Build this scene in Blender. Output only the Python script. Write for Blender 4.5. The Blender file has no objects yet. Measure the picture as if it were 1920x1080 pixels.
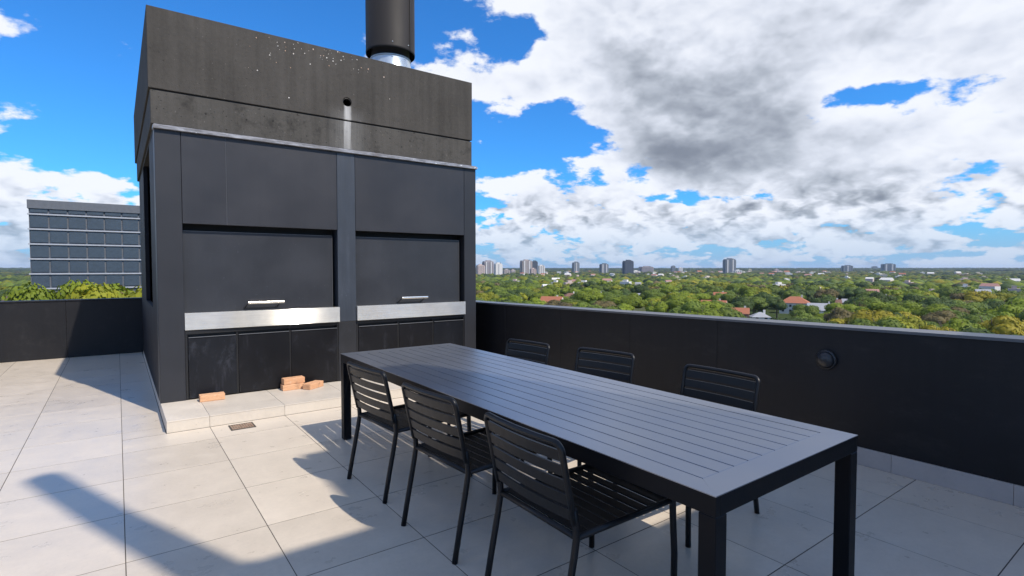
import bpy, bmesh, math, random
import numpy as np
from mathutils import Vector, Matrix, noise as mnoise
C = bpy.context.scene
COL = C.collection
R = math.radians
random.seed(7)
rng = np.random.default_rng(7)

# ------------------------------------------------------------------ camera
PITCH = math.atan(37/1006); YAW = math.atan(740/1006)
cd = bpy.data.cameras.new('camera'); cam = bpy.data.objects.new('camera', cd); COL.objects.link(cam)
cd.sensor_width = 36; cd.lens = 36*1006/1920; cd.clip_start = 0.05; cd.clip_end = 60000
cam.location = (0, 0, 1.49); cam.rotation_euler = (R(90)-PITCH, 0, -YAW)
C.camera = cam
C.view_settings.view_transform = 'Standard'; C.view_settings.look = 'None'
C.view_settings.exposure = 0.42; C.view_settings.gamma = 1; C.view_settings.use_curve_mapping = False
C.cycles.max_bounces = 8; C.cycles.diffuse_bounces = 4; C.cycles.glossy_bounces = 4
C.cycles.volume_bounces = 0

# ------------------------------------------------------------------ sun
SUN = Vector((.25, -.812, 1.0)).normalized()      # towards the sun
sd = bpy.data.lights.new('sun', 'SUN'); sd.energy = 3.85; sd.angle = R(.53); sd.color = (1, .90, .77)
so = bpy.data.objects.new('sun', sd); COL.objects.link(so)
so.rotation_euler = SUN.to_track_quat('Z', 'Y').to_euler(); so.location = (5, -20, 30)

# ------------------------------------------------------------------ node helper
class X:
    """socket with arithmetic"""
    def __init__(s, nt, k): s.nt = nt; s.k = k
    def m(s, op, *a, clamp=False):
        n = s.nt.nodes.new('ShaderNodeMath'); n.operation = op; n.use_clamp = clamp
        for i, v in enumerate((s,)+a):
            if isinstance(v, X): s.nt.links.new(v.k, n.inputs[i])
            else: n.inputs[i].default_value = v
        return X(s.nt, n.outputs[0])
    def __add__(s, o): return s.m('ADD', o)
    __radd__ = __add__
    def __sub__(s, o): return s.m('SUBTRACT', o)
    def __mul__(s, o): return s.m('MULTIPLY', o)
    __rmul__ = __mul__
    def __truediv__(s, o): return s.m('DIVIDE', o)
    def __neg__(s): return s.m('MULTIPLY', -1)
    def exp(s): return s.m('EXPONENT')
    def clamp(s): return s.m('ADD', 0.0, clamp=True)
    def step(s, a, b):
        n = s.nt.nodes.new('ShaderNodeMapRange'); n.interpolation_type = 'SMOOTHSTEP'
        s.nt.links.new(s.k, n.inputs[0]); n.inputs[1].default_value = a; n.inputs[2].default_value = b
        return X(s.nt, n.outputs[0])
def link(nt, v, inp):
    if isinstance(v, X): nt.links.new(v.k, inp)
    else: inp.default_value = v
def sep(nt, vec):
    n = nt.nodes.new('ShaderNodeSeparateXYZ'); nt.links.new(vec, n.inputs[0])
    return [X(nt, o) for o in n.outputs]
def comb(nt, a, b, c):
    n = nt.nodes.new('ShaderNodeCombineXYZ')
    for i, v in enumerate((a, b, c)): link(nt, v, n.inputs[i])
    return n.outputs[0]
def noise(nt, vec, scale, detail=4, rough=.55, dist=0, lac=2.0, out='Fac'):
    n = nt.nodes.new('ShaderNodeTexNoise'); nt.links.new(vec, n.inputs['Vector'])
    n.inputs['Scale'].default_value = scale; n.inputs['Detail'].default_value = detail
    n.inputs['Roughness'].default_value = rough; n.inputs['Distortion'].default_value = dist
    n.inputs['Lacunarity'].default_value = lac
    return X(nt, n.outputs[out])
def mixc(nt, f, a, b, mode='MIX'):
    n = nt.nodes.new('ShaderNodeMix'); n.data_type = 'RGBA'; n.blend_type = mode; n.clamp_factor = True
    link(nt, f, n.inputs[0])
    for v, i in ((a, 6), (b, 7)):
        if isinstance(v, X): nt.links.new(v.k, n.inputs[i])
        else: n.inputs[i].default_value = tuple(v)+(1,) if len(v) == 3 else v
    return X(nt, n.outputs[2])

# ------------------------------------------------------------------ world: Nishita sky with procedural clouds
w = bpy.data.worlds.new('World'); C.world = w; w.use_nodes = True
nt = w.node_tree; nt.nodes.clear()
SKY_STRENGTH = .1
sky = nt.nodes.new('ShaderNodeTexSky'); sky.sky_type = 'NISHITA'; sky.sun_disc = False
sky.sun_elevation = math.asin(SUN.z); sky.sun_rotation = math.atan2(SUN.x, SUN.y)
sky.altitude = 30; sky.air_density = 1.0; sky.dust_density = .6; sky.ozone_density = 2.5
tc = nt.nodes.new('ShaderNodeTexCoord')
dirv = tc.outputs['Generated']
dx, dy, dz = sep(nt, dirv)
def blob(az, el, a, b, wt):
    az, el = R(az), R(el)
    c = (math.sin(az)*math.cos(el), math.cos(az)*math.cos(el), math.sin(el))
    e = (math.cos(az), -math.sin(az), 0)
    u = (-math.sin(az)*math.sin(el), -math.cos(az)*math.sin(el), math.cos(el))
    def dot(v):
        n = nt.nodes.new('ShaderNodeVectorMath'); n.operation = 'DOT_PRODUCT'
        nt.links.new(dirv, n.inputs[0]); n.inputs[1].default_value = v; return X(nt, n.outputs['Value'])
    de, du, dc = dot(e), dot(u), dot(c)
    r = (de*de)*(1/R(a)**2) + (du*du)*(1/R(b)**2)
    return (-r).exp()*wt*dc.step(.0, .4)
# clouds and gaps of the photographed sky, as bearings from the barbecue axis and elevations in degrees
BL = [(57,17,12,8,.34),(47,24,8,6,.26),(66,22,10,7,.22),(76,20,9,7,.2),(56,9.5,8,3,.22),(53,14,8,5,.2),(45.5,11.6,4.5,2,.16),
      (71,9.5,6,3.2,.22),(31.5,19.3,5.5,3.0,.30),(38,18,4,2,.20),(20.5,22.8,2.6,1.8,.26),(34.5,25.5,2.0,1.1,.16),(33,13,1.3,.8,.22),
      (40.6,12.6,6.8,3.0,-.40),(36.3,23,3.2,2.6,-.34),(54.5,6.9,4,.9,-.22),(44,9.6,3.4,1.0,-.16),(69.9,14.7,4.2,1.5,-.52),(60,7.2,3,.8,-.14),
      (42,17,1.6,.8,-.2),(9,22,13,13,-.34),(22,12,9,6,-.28),(1,9,6,4,-.12),(-15,10,12,9,.14),(90,14,9,6,.12),
      (39.5,6.6,3.8,2.3,.26),(49.5,5.4,5,1.9,.24),(59.5,4.9,5.5,1.8,.24),(70,5,6,2.2,.22),(30,14,2,6,-.2)]
mask = None
for b_ in BL:
    g = blob(*b_); mask = g if mask is None else mask+g
el = dz
lowf = (-(el.step(.085, .165)))+1.0           # 1 near the horizon
def puffs(v, scale, detail):
    n = nt.nodes.new('ShaderNodeTexVoronoi'); n.feature = 'F1'; n.normalize = True
    nt.links.new(v, n.inputs['Vector']); n.inputs['Scale'].default_value = scale; n.inputs['Detail'].default_value = detail
    n.inputs['Roughness'].default_value = .6
    return (-X(nt, n.outputs['Distance']))+1.0
def vadd(v, o):
    n = nt.nodes.new('ShaderNodeVectorMath'); nt.links.new(v, n.inputs[0])
    if isinstance(o, tuple): n.inputs[1].default_value = o
    else: nt.links.new(o, n.inputs[1])
    return n.outputs[0]
def mixf(a, b, f): return a+(b-a)*f
# cloud layer seen in gentle perspective: features shrink and flatten towards the horizon
zc = dz.m('MAXIMUM', 0.0); inv = (zc+.30).m('POWER', -1.0)
q = comb(nt, dx*inv, dy*inv, zc*.9)
ez = .042
inv1 = (zc+(.30+ez)).m('POWER', -1.0)
q1 = comb(nt, dx*inv1, dy*inv1, (zc+ez)*.9)
wn = nt.nodes.new('ShaderNodeTexNoise'); nt.links.new(q, wn.inputs['Vector']); wn.inputs['Scale'].default_value = 9; wn.inputs['Detail'].default_value = 3
def warp(v, amt):
    m_ = nt.nodes.new('ShaderNodeVectorMath'); m_.operation = 'MULTIPLY_ADD'; nt.links.new(wn.outputs['Color'], m_.inputs[0])
    m_.inputs[1].default_value = (amt,)*3; nt.links.new(v, m_.inputs[2]); return m_.outputs[0]
qp = comb(nt, dx, dy, zc*1.5); qp1 = comb(nt, dx+.008, dy, (zc+.017)*1.5)
def warp2(v, amt):
    m_ = nt.nodes.new('ShaderNodeVectorMath'); m_.operation = 'MULTIPLY_ADD'; nt.links.new(wn.outputs['Color'], m_.inputs[0])
    m_.inputs[1].default_value = (amt,)*3; nt.links.new(v, m_.inputs[2]); return m_.outputs[0]
p0 = puffs(warp2(qp, .045), 21, 1.7)-.62; p1 = puffs(warp2(qp1, .045), 21, 1.7)-.62
n0 = noise(nt, q, 4.2, 9, .58)-.5; n1 = noise(nt, q1, 4.2, 5, .52)-.5
pw = lowf*.62+.16
f0 = n0*1.45+p0*pw
D0 = f0+.45+mask+lowf*.07
alpha = D0.step(.46, .575)
soft = noise(nt, q, 2.6, 5, .55)
gm = None        # the shaded bases of the clouds
for b_ in ((54.5,14.0,9,5.2,.44),(58.5,10.2,7,2.0,.5),(48.5,19,4,3,.30),(63,14,5,4,.30),(69,7.6,6,1.4,.5),(51,11.5,4,1.6,.3),(43,9,3,1.2,.3),(66,21,5,2,.15),(84,14,9,5,.4),(120,30,30,14,.4),(-60,24,26,12,.4),(200,30,40,12,.3)):
    g_ = blob(*b_); gm = g_ if gm is None else gm+g_
thick = (gm*1.05+(soft-.5)*1.1+n0*.5).step(-.05, .85)
deep = D0.step(.50, 1.0)
light = (n0-n1)*mixf(1.15, .9, lowf)+(p0-p1)*mixf(.7, 3.0, lowf)+(soft-.5)*.55-thick*mixf(.60, .46, lowf)-deep*mixf(.40, .24, lowf)+mixf(1.03, .84, lowf)+n0*.55
light = light.step(-.28, 1.08)
ramp = nt.nodes.new('ShaderNodeValToRGB'); nt.links.new(light.k, ramp.inputs[0])
cr = ramp.color_ramp; cr.elements[0].position = .0; cr.elements[0].color = (.18, .20, .24, 1); cr.elements[1].position = 1; cr.elements[1].color = (.715, .735, .785, 1)
e_ = cr.elements.new(.40); e_.color = (.37, .40, .455, 1); e_ = cr.elements.new(.75); e_.color = (.57, .60, .67, 1)
ccol = X(nt, ramp.outputs[0])
# clouds sink into pale air towards the horizon
air = (-(el.step(.0, .105)))+1.0
ccol = mixc(nt, air*.55, ccol, (.34, .43, .58))
def scalec(c, k):
    n = nt.nodes.new('ShaderNodeVectorMath'); n.operation = 'SCALE'; nt.links.new(c.k, n.inputs[0]); n.inputs[3].default_value = k
    return X(nt, n.outputs[0])
blue = mixc(nt, 1.0, X(nt, sky.outputs[0]), (.26, .86, 1.48), 'MULTIPLY')
blue = mixc(nt, air*.8, blue, scalec(mixc(nt, 0.0, (.25, .39, .60), (0, 0, 0)), 1/SKY_STRENGTH))
col = mixc(nt, alpha*mixf(.97, .8, air), blue, scalec(ccol, 1/SKY_STRENGTH))
bg = nt.nodes.new('ShaderNodeBackground'); bg.inputs['Strength'].default_value = SKY_STRENGTH
nt.links.new(col.k, bg.inputs['Color'])
wo = nt.nodes.new('ShaderNodeOutputWorld'); nt.links.new(bg.outputs[0], wo.inputs['Surface'])
w.cycles.sampling_method = 'MANUAL'; w.cycles.sample_map_resolution = 1024

# ------------------------------------------------------------------ materials
def mat(name):
    m = bpy.data.materials.new(name); m.use_nodes = True
    t = m.node_tree; p = t.nodes['Principled BSDF']
    return m, t, p
def coords(t, kind='Object'):
    n = t.nodes.new('ShaderNodeTexCoord'); return n.outputs[kind]
def worldpos(t):
    n = t.nodes.new('ShaderNodeNewGeometry'); return n.outputs['Position']
def bump(t, p, h, strength, dist=.002):
    n = t.nodes.new('ShaderNodeBump'); n.inputs['Strength'].default_value = strength; n.inputs['Distance'].default_value = dist
    t.links.new(h.k, n.inputs['Height']); t.links.new(n.outputs[0], p.inputs['Normal'])
def stretch(t, v, s):
    n = t.nodes.new('ShaderNodeMapping'); t.links.new(v, n.inputs[0]); n.inputs['Scale'].default_value = s; return n.outputs[0]
def orand(t):
    n = t.nodes.new('ShaderNodeObjectInfo'); return X(t, n.outputs['Random'])
def painted(name, c, rough=.45, mott=.25, streak=.15, metal=0, spec=.5, wear=None, bumpy=.15, dust=0):
    m, t, p = mat(name); v = worldpos(t)
    a = noise(t, v, 1.7, 6, .6); s = noise(t, stretch(t, v, (9, 9, .5)), 2, 5, .6); f = noise(t, v, 60, 3, .6)
    k = (a-.5)*mott*2+(s-.5)*streak*2+(f-.5)*.12
    lo = [x*.55 for x in c]; hi = [min(1, x*1.5) for x in c]
    cc = mixc(t, (k+.5).clamp(), lo, hi)
    if wear:
        sc = noise(t, stretch(t, v, (2.2, 2.2, 1.0)), 2.6, 9, .74, .5).step(.52, .72)
        dots = noise(t, v, 45, 2, .5).step(.735, .77)
        cc = mixc(t, (sc*wear+dots*.5).clamp(), cc, [x*2.0+.05*k_ for x, k_ in zip(c, (.85, .9, 1.1))])
    if dust:      # dried water marks, smears and grit
        rg = noise(t, v, 6, 6, .65, .8); ring = ((rg-.5).m('ABSOLUTE').step(.0, .018))*-1+1.0
        sm = noise(t, stretch(t, v, (3, 1.2, 3)), 2.2, 7, .7).step(.5, .75); gr = noise(t, v, 150, 2, .5).step(.68, .74)
        cc = mixc(t, (ring*.25*sm+sm*.35+gr*.5)*dust, cc, (.34, .33, .31))
    t.links.new(cc.k, p.inputs['Base Color'])
    r = (a-.5)*.25+(f-.5)*.12+rough
    t.links.new(r.k, p.inputs['Roughness']); p.inputs['Metallic'].default_value = metal
    p.inputs['Specular IOR Level'].default_value = spec
    if bumpy: bump(t, p, noise(t, v, 3, 4, .5)*1.0+f*.04, bumpy, .004)
    return m
M = {}
M['panel'] = painted('charcoal_panel', (.0235, .0245, .030), .45, .34, .10, bumpy=.12)
M['pier'] = painted('charcoal_pier', (.0175, .019, .024), .48, .25, .10, bumpy=.12)
M['pier_mid'] = painted('charcoal_pier_streaked', (.036, .044, .058), .42, .5, .5, wear=.2)
M['pier_dark'] = painted('dark_pier_foot', (.014, .0145, .017), .5, .3, .2, wear=.2)
M['roller'] = painted('grill_door_steel', (.032, .034, .040), .38, .42, .08, metal=.15, wear=.05, bumpy=.2)
M['side'] = painted('dark_side_wall', (.007, .008, .012), .6, .2, .2, spec=.2, bumpy=0)
M['cabinet'] = painted('black_cabinet', (.0055, .0055, .007), .42, .4, .2, spec=.3, wear=.3)
M['cabinet_worn'] = painted('black_cabinet_worn', (.007, .008, .011), .42, .5, .3, spec=.3, wear=.55)
M['recess'] = painted('black_recess', (.008, .008, .009), .6, .2, .1, bumpy=0)
M['parapet'] = painted('black_parapet_panel', (.011, .011, .013), .50, .5, .25, spec=.3, bumpy=.12, dust=.07)
M['table'] = painted('table_powder_coat', (.32, .34, .385), .38, .10, .0, metal=.90, spec=.6, bumpy=.03, dust=.22)
M['table_dark'] = painted('table_frame_coat', (.0035, .004, .006), .45, .1, .0, spec=.18, bumpy=0)
M['chair'] = painted('chair_black_coat', (.0055, .0055, .0065), .38, .15, .0, spec=.35, bumpy=.0)
M['slat'] = painted('chair_slat_coat', (.0075, .007, .007), .45, .15, .0, spec=.35, bumpy=.0, dust=.05)
M['black'] = painted('black_metal', (.010, .010, .011), .45, .1, .0, bumpy=0)
M['lamp'] = painted('lamp_black', (.022, .022, .024), .30, .1, .0, bumpy=0)
M['flue'] = painted('flue_black', (.022, .020, .0195), .62, .15, .15, spec=.22, bumpy=.03)
M['galv'] = painted('galvanised_cone', (.50, .56, .60), .32, .2, .15, metal=.55, bumpy=.05)
M['coping'] = painted('coping_grey', (.12, .125, .135), .42, .25, .1, metal=.2, bumpy=0)
M['grey_wall'] = painted('grey_render', (.62, .61, .59), .8, .2, .2, bumpy=0)  # kept pale so the unseen tower bounces light onto the shaded floor

m, t, p = mat('flashing_metal'); v = worldpos(t); M['flash'] = m
a = noise(t, stretch(t, v, (1, 1, 5)), 6, 8, .7); b2 = noise(t, v, 2.2, 5, .6)
cc = mixc(t, a.step(.35, .7), (.16, .155, .16), (.40, .405, .43)); cc = mixc(t, b2.step(.55, .7)*.7, cc, (.13, .10, .085))
drp = noise(t, v, 14, 3, .6).step(.66, .70); cc = mixc(t, drp, cc, (.75, .75, .73))
t.links.new(cc.k, p.inputs['Base Color']); p.inputs['Metallic'].default_value = .3; p.inputs['Roughness'].default_value = .4

m, t, p = mat('brushed_steel'); v = worldpos(t); M['steel'] = m
a = noise(t, stretch(t, v, (1.2, 1.2, 60)), 3, 6, .6); b2 = noise(t, v, 4, 5, .6)
cc = mixc(t, (a*.5+b2*.5).step(.3, .7), (.50, .48, .445), (.66, .64, .58))
t.links.new(cc.k, p.inputs['Base Color']); p.inputs['Metallic'].default_value = .55
t.links.new((b2*.01+.06).k, p.inputs['Roughness'])
# horizontal brushing: microscopic grooves tilt the normal up and down only
wn_ = t.nodes.new('ShaderNodeTexWhiteNoise'); wn_.noise_dimensions = '3D'; t.links.new(stretch(t, v, (97.3, 71.7, 5127.1)), wn_.inputs['Vector'])
tz = (X(t, wn_.outputs['Value'])-.5)*1.15
gn = t.nodes.new('ShaderNodeNewGeometry'); an = t.nodes.new('ShaderNodeVectorMath'); t.links.new(gn.outputs['Normal'], an.inputs[0]); t.links.new(comb(t, 0.0, 0.0, tz), an.inputs[1])
nn = t.nodes.new('ShaderNodeVectorMath'); nn.operation = 'NORMALIZE'; t.links.new(an.outputs[0], nn.inputs[0]); t.links.new(nn.outputs[0], p.inputs['Normal'])
m, t, p = mat('polished_steel'); M['chrome'] = m
p.inputs['Base Color'].default_value = (.72, .70, .66, 1); p.inputs['Metallic'].default_value = 1; p.inputs['Roughness'].default_value = .22

def concrete(name, c, dark, spots, stain=True):
    m, t, p = mat(name); v = worldpos(t); x_, y_, z_ = sep(t, v)
    a = noise(t, v, 1.3, 8, .62); f = noise(t, v, 26, 6, .65); s = noise(t, stretch(t, v, (7, 7, .35)), 1.5, 6, .6)
    k = (a-.5)*1.0+(f-.5)*.55+(s-.5)*.9+.5
    cc = mixc(t, k.clamp(), [q_*.55 for q_ in c], [q_*1.45 for q_ in c])
    pit = noise(t, v, 30, 3, .6).step(.645, .70); big = noise(t, v, 4.0, 7, .68).step(.50, .68)
    cc = mixc(t, (pit*.6*spots+big*.45*spots).clamp(), cc, dark)
    pale = noise(t, v, 38, 2, .5).step(.70, .74); cc = mixc(t, pale*.35, cc, (.22, .21, .19))
    if stain:   # lime streak run down from the drain pipe
        wob = (noise(t, stretch(t, v, (10, 10, 2)), 2, 4, .6)-.5)*.045
        dxs = (x_+wob-2.297).m('ABSOLUTE')
        core = (-(dxs.step(.022, .058)))+1.0
        below = (-(z_.step(3.455, 3.475)))+1.0
        fade = z_.step(2.55, 3.45)
        run = noise(t, stretch(t, v, (60, 60, 1.5)), 1, 4, .7)
        front = (-(y_.step(6.5, 6.6)))+1.0
        halo = ((-(dxs.step(.05, .34)))+1.0)*((-(z_.step(3.30, 3.5)))+1.0)*.22*run
        cc = mixc(t, (core*below*front*(run*.9+.25)*(fade*.75+.18)+halo*front).clamp(), cc, (.52, .52, .51))
    t.links.new(cc.k, p.inputs['Base Color']); p.inputs['Roughness'].default_value = .85
    p.inputs['Specular IOR Level'].default_value = .25
    bump(t, p, f*.5+noise(t, v, 90, 3, .6)*.4-pit*.8, .7, .007)
    return m
M['conc'] = concrete('dark_board_concrete', (.060, .0555, .050), (.030, .028, .026), .35)
M['conc_low'] = concrete('pitted_dark_concrete', (.070, .066, .060), (.020, .019, .018), 1.4)

def tile_mat(name, c, rough):
    m, t, p = mat(name); v = worldpos(t); r = orand(t)
    off = comb(t, r*37.0, r*11.0, r*5.0)
    ad = t.nodes.new('ShaderNodeVectorMath'); t.links.new(v, ad.inputs[0]); t.links.new(off, ad.inputs[1]); v2 = ad.outputs[0]
    a = noise(t, stretch(t, v2, (1.0, 2.0, 1)), 1.6, 8, .62, .4); f = noise(t, v2, 38, 7, .7); g = noise(t, v2, 7, 6, .65)
    k = (a-.5)*.75+(f-.5)*.5+(g-.5)*.5+.5+(r-.5)*.30
    cc = mixc(t, k.clamp(), [q_*.78 for q_ in c], [min(.8, q_*1.2) for q_ in c])
    dirt = noise(t, v, 1.1, 9, .68, .5).step(.56, .72); cc = mixc(t, dirt*.14, cc, [q_*.6 for q_ in c])
    sp = noise(t, v2, 55, 2, .5).step(.70, .74); cc = mixc(t, sp*.25, cc, [q_*.5 for q_ in c])
    t.links.new(cc.k, p.inputs['Base Color'])
    t.links.new(((g-.5)*.25+(a-.5)*.2+rough).k, p.inputs['Roughness'])
    p.inputs['Specular IOR Level'].default_value = .5
    bump(t, p, g*.7+f*.15, .08, .003)
    return m
M['tile'] = tile_mat('porcelain_floor_tile', (.56, .495, .41), .32)
M['tile_step'] = tile_mat('porcelain_step_tile', (.56, .505, .43), .5)
M['skirt'] = tile_mat('skirting_tile', (.40, .37, .35), .5)
m, t, p = mat('grout'); M['grout'] = m; v = worldpos(t)
t.links.new(mixc(t, noise(t, v, 8, 5, .6), (.045, .036, .028), (.10, .085, .07)).k, p.inputs['Base Color']); p.inputs['Roughness'].default_value = .9
m, t, p = mat('fire_brick'); M['brick'] = m; v = worldpos(t)
a = noise(t, v, 25, 6, .65); b2 = noise(t, v, 120, 3, .6); r = orand(t)
cc = mixc(t, ((a-.5)*1.2+(r-.5)*.3+.5).clamp(), (.55, .275, .135), (.66, .40, .235)); cc = mixc(t, b2.step(.60, .7)*.6, cc, (.40, .16, .09)); cc = mixc(t, noise(t, v, 9, 6, .7).step(.55, .75)*.55, cc, (.16, .10, .07)); cc = mixc(t, noise(t, v, 30, 5, .7).step(.60, .72)*.5, cc, (.72, .58, .44))
t.links.new(cc.k, p.inputs['Base Color']); p.inputs['Roughness'].default_value = .9; bump(t, p, b2+a, .4, .002)
m, t, p = mat('rusty_grate'); M['grate'] = m; v = worldpos(t)
cc = mixc(t, noise(t, v, 40, 5, .7).step(.35, .65), (.30, .17, .11), (.36, .29, .22))
t.links.new(cc.k, p.inputs['Base Color']); p.inputs['Metallic'].default_value = .35; p.inputs['Roughness'].default_value = .55
m, t, p = mat('lime_speck'); M['speck'] = m; r = noise(t, worldpos(t), 9, 2, .5)
t.links.new(mixc(t, r.step(.45, .6), (.78, .76, .72), (.62, .40, .28)).k, p.inputs['Base Color']); p.inputs['Roughness'].default_value = .8

# ------------------------------------------------------------------ object helpers
def setp(o, label=None, cat=None, group=None, kind=None):
    if label: o['label'] = label
    if cat: o['category'] = cat
    if group: o['group'] = group
    if kind: o['kind'] = kind
    return o
def empty(name, loc=(0, 0, 0), rz=0, **k):
    o = bpy.data.objects.new(name, None); COL.objects.link(o); o.empty_display_size = .2
    o.location = loc; o.rotation_euler = (0, 0, rz); return setp(o, **k)
def obj(name, me, mats=None, parent=None, loc=(0, 0, 0), rz=0, **k):
    if isinstance(me, bmesh.types.BMesh):
        m_ = bpy.data.meshes.new(name); me.normal_update(); me.to_mesh(m_); me.free(); me = m_
    if mats is not None and not me.materials:
        for x in (mats if isinstance(mats, (list, tuple)) else [mats]): me.materials.append(x)
    o = bpy.data.objects.new(name, me); COL.objects.link(o)
    if parent is not None: o.parent = parent
    o.location = loc; o.rotation_euler = (0, 0, rz)
    return setp(o, **k)
def box(bm, x0, x1, y0, y1, z0, z1, bev=0, seg=1, mi=0):
    r = bmesh.ops.create_cube(bm, size=1); vs = r['verts']
    for v_ in vs: v_.co = Vector(((x0+x1)/2+v_.co.x*(x1-x0), (y0+y1)/2+v_.co.y*(y1-y0), (z0+z1)/2+v_.co.z*(z1-z0)))
    fs = set(f for v_ in vs for f in v_.link_faces)
    for f in fs: f.material_index = mi
    if bev:
        es = set(e for v_ in vs for e in v_.link_edges)
        bmesh.ops.bevel(bm, geom=list(es), offset=bev, segments=seg, affect='EDGES', profile=.5)
    return bm
def B(*a, **k):
    bm = bmesh.new(); box(bm, *a, **k); return bm
def tube(bm, pts, rad, n=10, caps=True, flat=None):
    """round tube along a polyline, smooth shaded; flat = squash along local binormal"""
    pts = [Vector(q_) for q_ in pts]; rings = []
    up = Vector((0, 0, 1)); prev = None
    for i, q_ in enumerate(pts):
        if i == 0: d = pts[1]-q_
        elif i == len(pts)-1: d = q_-pts[i-1]
        else: d = (pts[i+1]-q_).normalized()+(q_-pts[i-1]).normalized()
        d.normalize()
        if prev is None:
            s = d.cross(Vector((1, 0, 0)) if abs(d.x) < .8 else Vector((0, 1, 0))).normalized()
        else: s = (prev-d*prev.dot(d)).normalized()
        prev = s; t_ = d.cross(s); r_ = rad[i] if isinstance(rad, (list, tuple)) else rad
        rings.append([bm.verts.new(q_+(s*math.cos(2*math.pi*k/n)+t_*math.sin(2*math.pi*k/n))*r_) for k in range(n)])
    for a_, b_ in zip(rings, rings[1:]):
        for k in range(n):
            f = bm.faces.new((a_[k], a_[(k+1) % n], b_[(k+1) % n], b_[k])); f.smooth = True
    if caps:
        bm.faces.new(rings[0][::-1]); bm.faces.new(rings[-1])
    return bm
def arc(c, r, a0, a1, n, f):
    return [f(c, r, a0+(a1-a0)*i/n) for i in range(n+1)]
def prism(bm, poly, axis, a, b, mi=0):
    """extrude a 2D polygon along an axis ('x','y','z')"""
    def P(u, v_, w_): return {'x': (w_, u, v_), 'y': (u, w_, v_), 'z': (u, v_, w_)}[axis]
    v0 = [bm.verts.new(P(u, v_, a)) for u, v_ in poly]; v1 = [bm.verts.new(P(u, v_, b)) for u, v_ in poly]
    n = len(poly); fs = [bm.faces.new(v0), bm.faces.new(v1[::-1])]
    for i in range(n): fs.append(bm.faces.new((v0[i], v1[i], v1[(i+1) % n], v0[(i+1) % n])))
    for f in fs: f.material_index = mi
    bmesh.ops.recalc_face_normals(bm, faces=fs)
    return bm
def lathe(bm, prof, n=32, c=(0, 0, 0), axis='z'):
    rings = []
    for r_, z_ in prof:
        ring = []
        for k in range(n):
            a_ = 2*math.pi*k/n; u, v_ = r_*math.cos(a_), r_*math.sin(a_)
            ring.append(bm.verts.new({'z': (c[0]+u, c[1]+v_, c[2]+z_), 'x': (c[0]+z_, c[1]+u, c[2]+v_)}[axis]))
        rings.append(ring)
    for a_, b_ in zip(rings, rings[1:]):
        for k in range(n):
            f = bm.faces.new((a_[k], a_[(k+1) % n], b_[(k+1) % n], b_[k])); f.smooth = True
    return bm

# ------------------------------------------------------------------ terrace floor
T = .667; S = .107                 # tile size, step height
X0, X1 = .328, 4.14                # barbecue block
YF, YB = 6.502, 11.0
PX = 4.512                         # parapet inner face
YW = 11.55                         # rear parapet inner face
fl = obj('terrace_floor', B(-4.0, PX+.01, -2.6, YW+.01, -.30, -.0014), M['grout'], kind='structure')
tb = B(-T/2+.0022, T/2-.0022, -T/2+.0028+.00275, T/2-.0028-.00275, -.0012, 0, bev=.0005)
tm = bpy.data.meshes.new('floor_tile'); tb.to_mesh(tm); tb.free(); tm.materials.append(M['tile'])
def cut_tile(x0, x1, y0, y1, parent):
    if x1-x0 < .03 or y1-y0 < .03: return
    if abs(x1-x0-T) < 1e-3 and abs(y1-y0-.6615) < 1e-3:
        obj('floor_tile', tm, None, parent, ((x0+x1)/2, (y0+y1)/2, random.uniform(0, .0004)))
    else:
        obj('floor_tile', B(x0+.0022, x1-.0022, y0+.0028, y1-.0028, -.0012, 0, bev=.0005), M['tile'], parent)
for i in range(-6, 7):
    for j in range(-4, 18):
        x0, x1, y0, y1 = i*T+.003, (i+1)*T+.003, j*.6615-.005, (j+1)*.6615-.005
        y1 = y0+.6615; x1 = min(x1, PX-.002); y1 = min(y1, YW-.002); y0 = max(y0, -2.5)
        if x0 > PX-.05 or y0 > YW-.05 or y1 < -2.4: continue
        if y1 > 5.70 and x1 > X0:
            if y0 < 5.70: cut_tile(max(x0, -9), x1, y0, 5.698, fl)
            if x0 < X0-.03: cut_tile(x0, X0-.003, max(y0, 5.701), y1, fl)
            continue
        cut_tile(x0, x1, y0, y1, fl)

# ------------------------------------------------------------------ step
st = obj('step', B(X0+.012, PX-.03, 5.712, 6.9, -.004, S-.012), M['grout'], kind='structure')
xs = [X0, .667+.003, 1.337, 2.004, 2.671, 3.338, 4.005, PX-.014]
for a_, b_ in zip(xs, xs[1:]):
    obj('step_tile', B(a_+.0012, b_-.0012, 5.700, 6.52, S-.012, S, bev=.0015), M['tile_step'], st)
    obj('riser_tile', B(a_+.0012, b_-.0012, 5.7, 5.711, .001, S-.0135, bev=.0010), M['tile_step'], st)
for y0, y1 in ((5.712, 6.3), (6.303, 6.897), (6.9, 7.56), (7.563, 8.22), (8.223, 8.88), (8.883, 9.54), (9.543, 10.2), (10.203, 10.995)):
    obj('riser_tile', B(X0, X0+.011, y0, y1, .001, S-.0135, bev=.001), M['tile_step'], st)

# ------------------------------------------------------------------ barbecue block
bq = empty('barbecue_block', ((X0+X1)/2, YF, S))
setp(bq, 'tall dark concrete and steel double barbecue block with black flue on the tiled step', 'barbecue')
bq_o = Vector(bq.location)
def part(name, bm, m_, parent=bq, **k):
    o = obj(name, bm, m_, parent, **k)
    if parent is bq: o.location = -bq_o
    return o
XL0, XL1 = .556, 2.157             # left bay
XR0, XR1 = 2.385, 3.947            # right bay
ZL = 1.955; ZT = 2.915; ZS0, ZS1 = .842, 1.022
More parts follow.
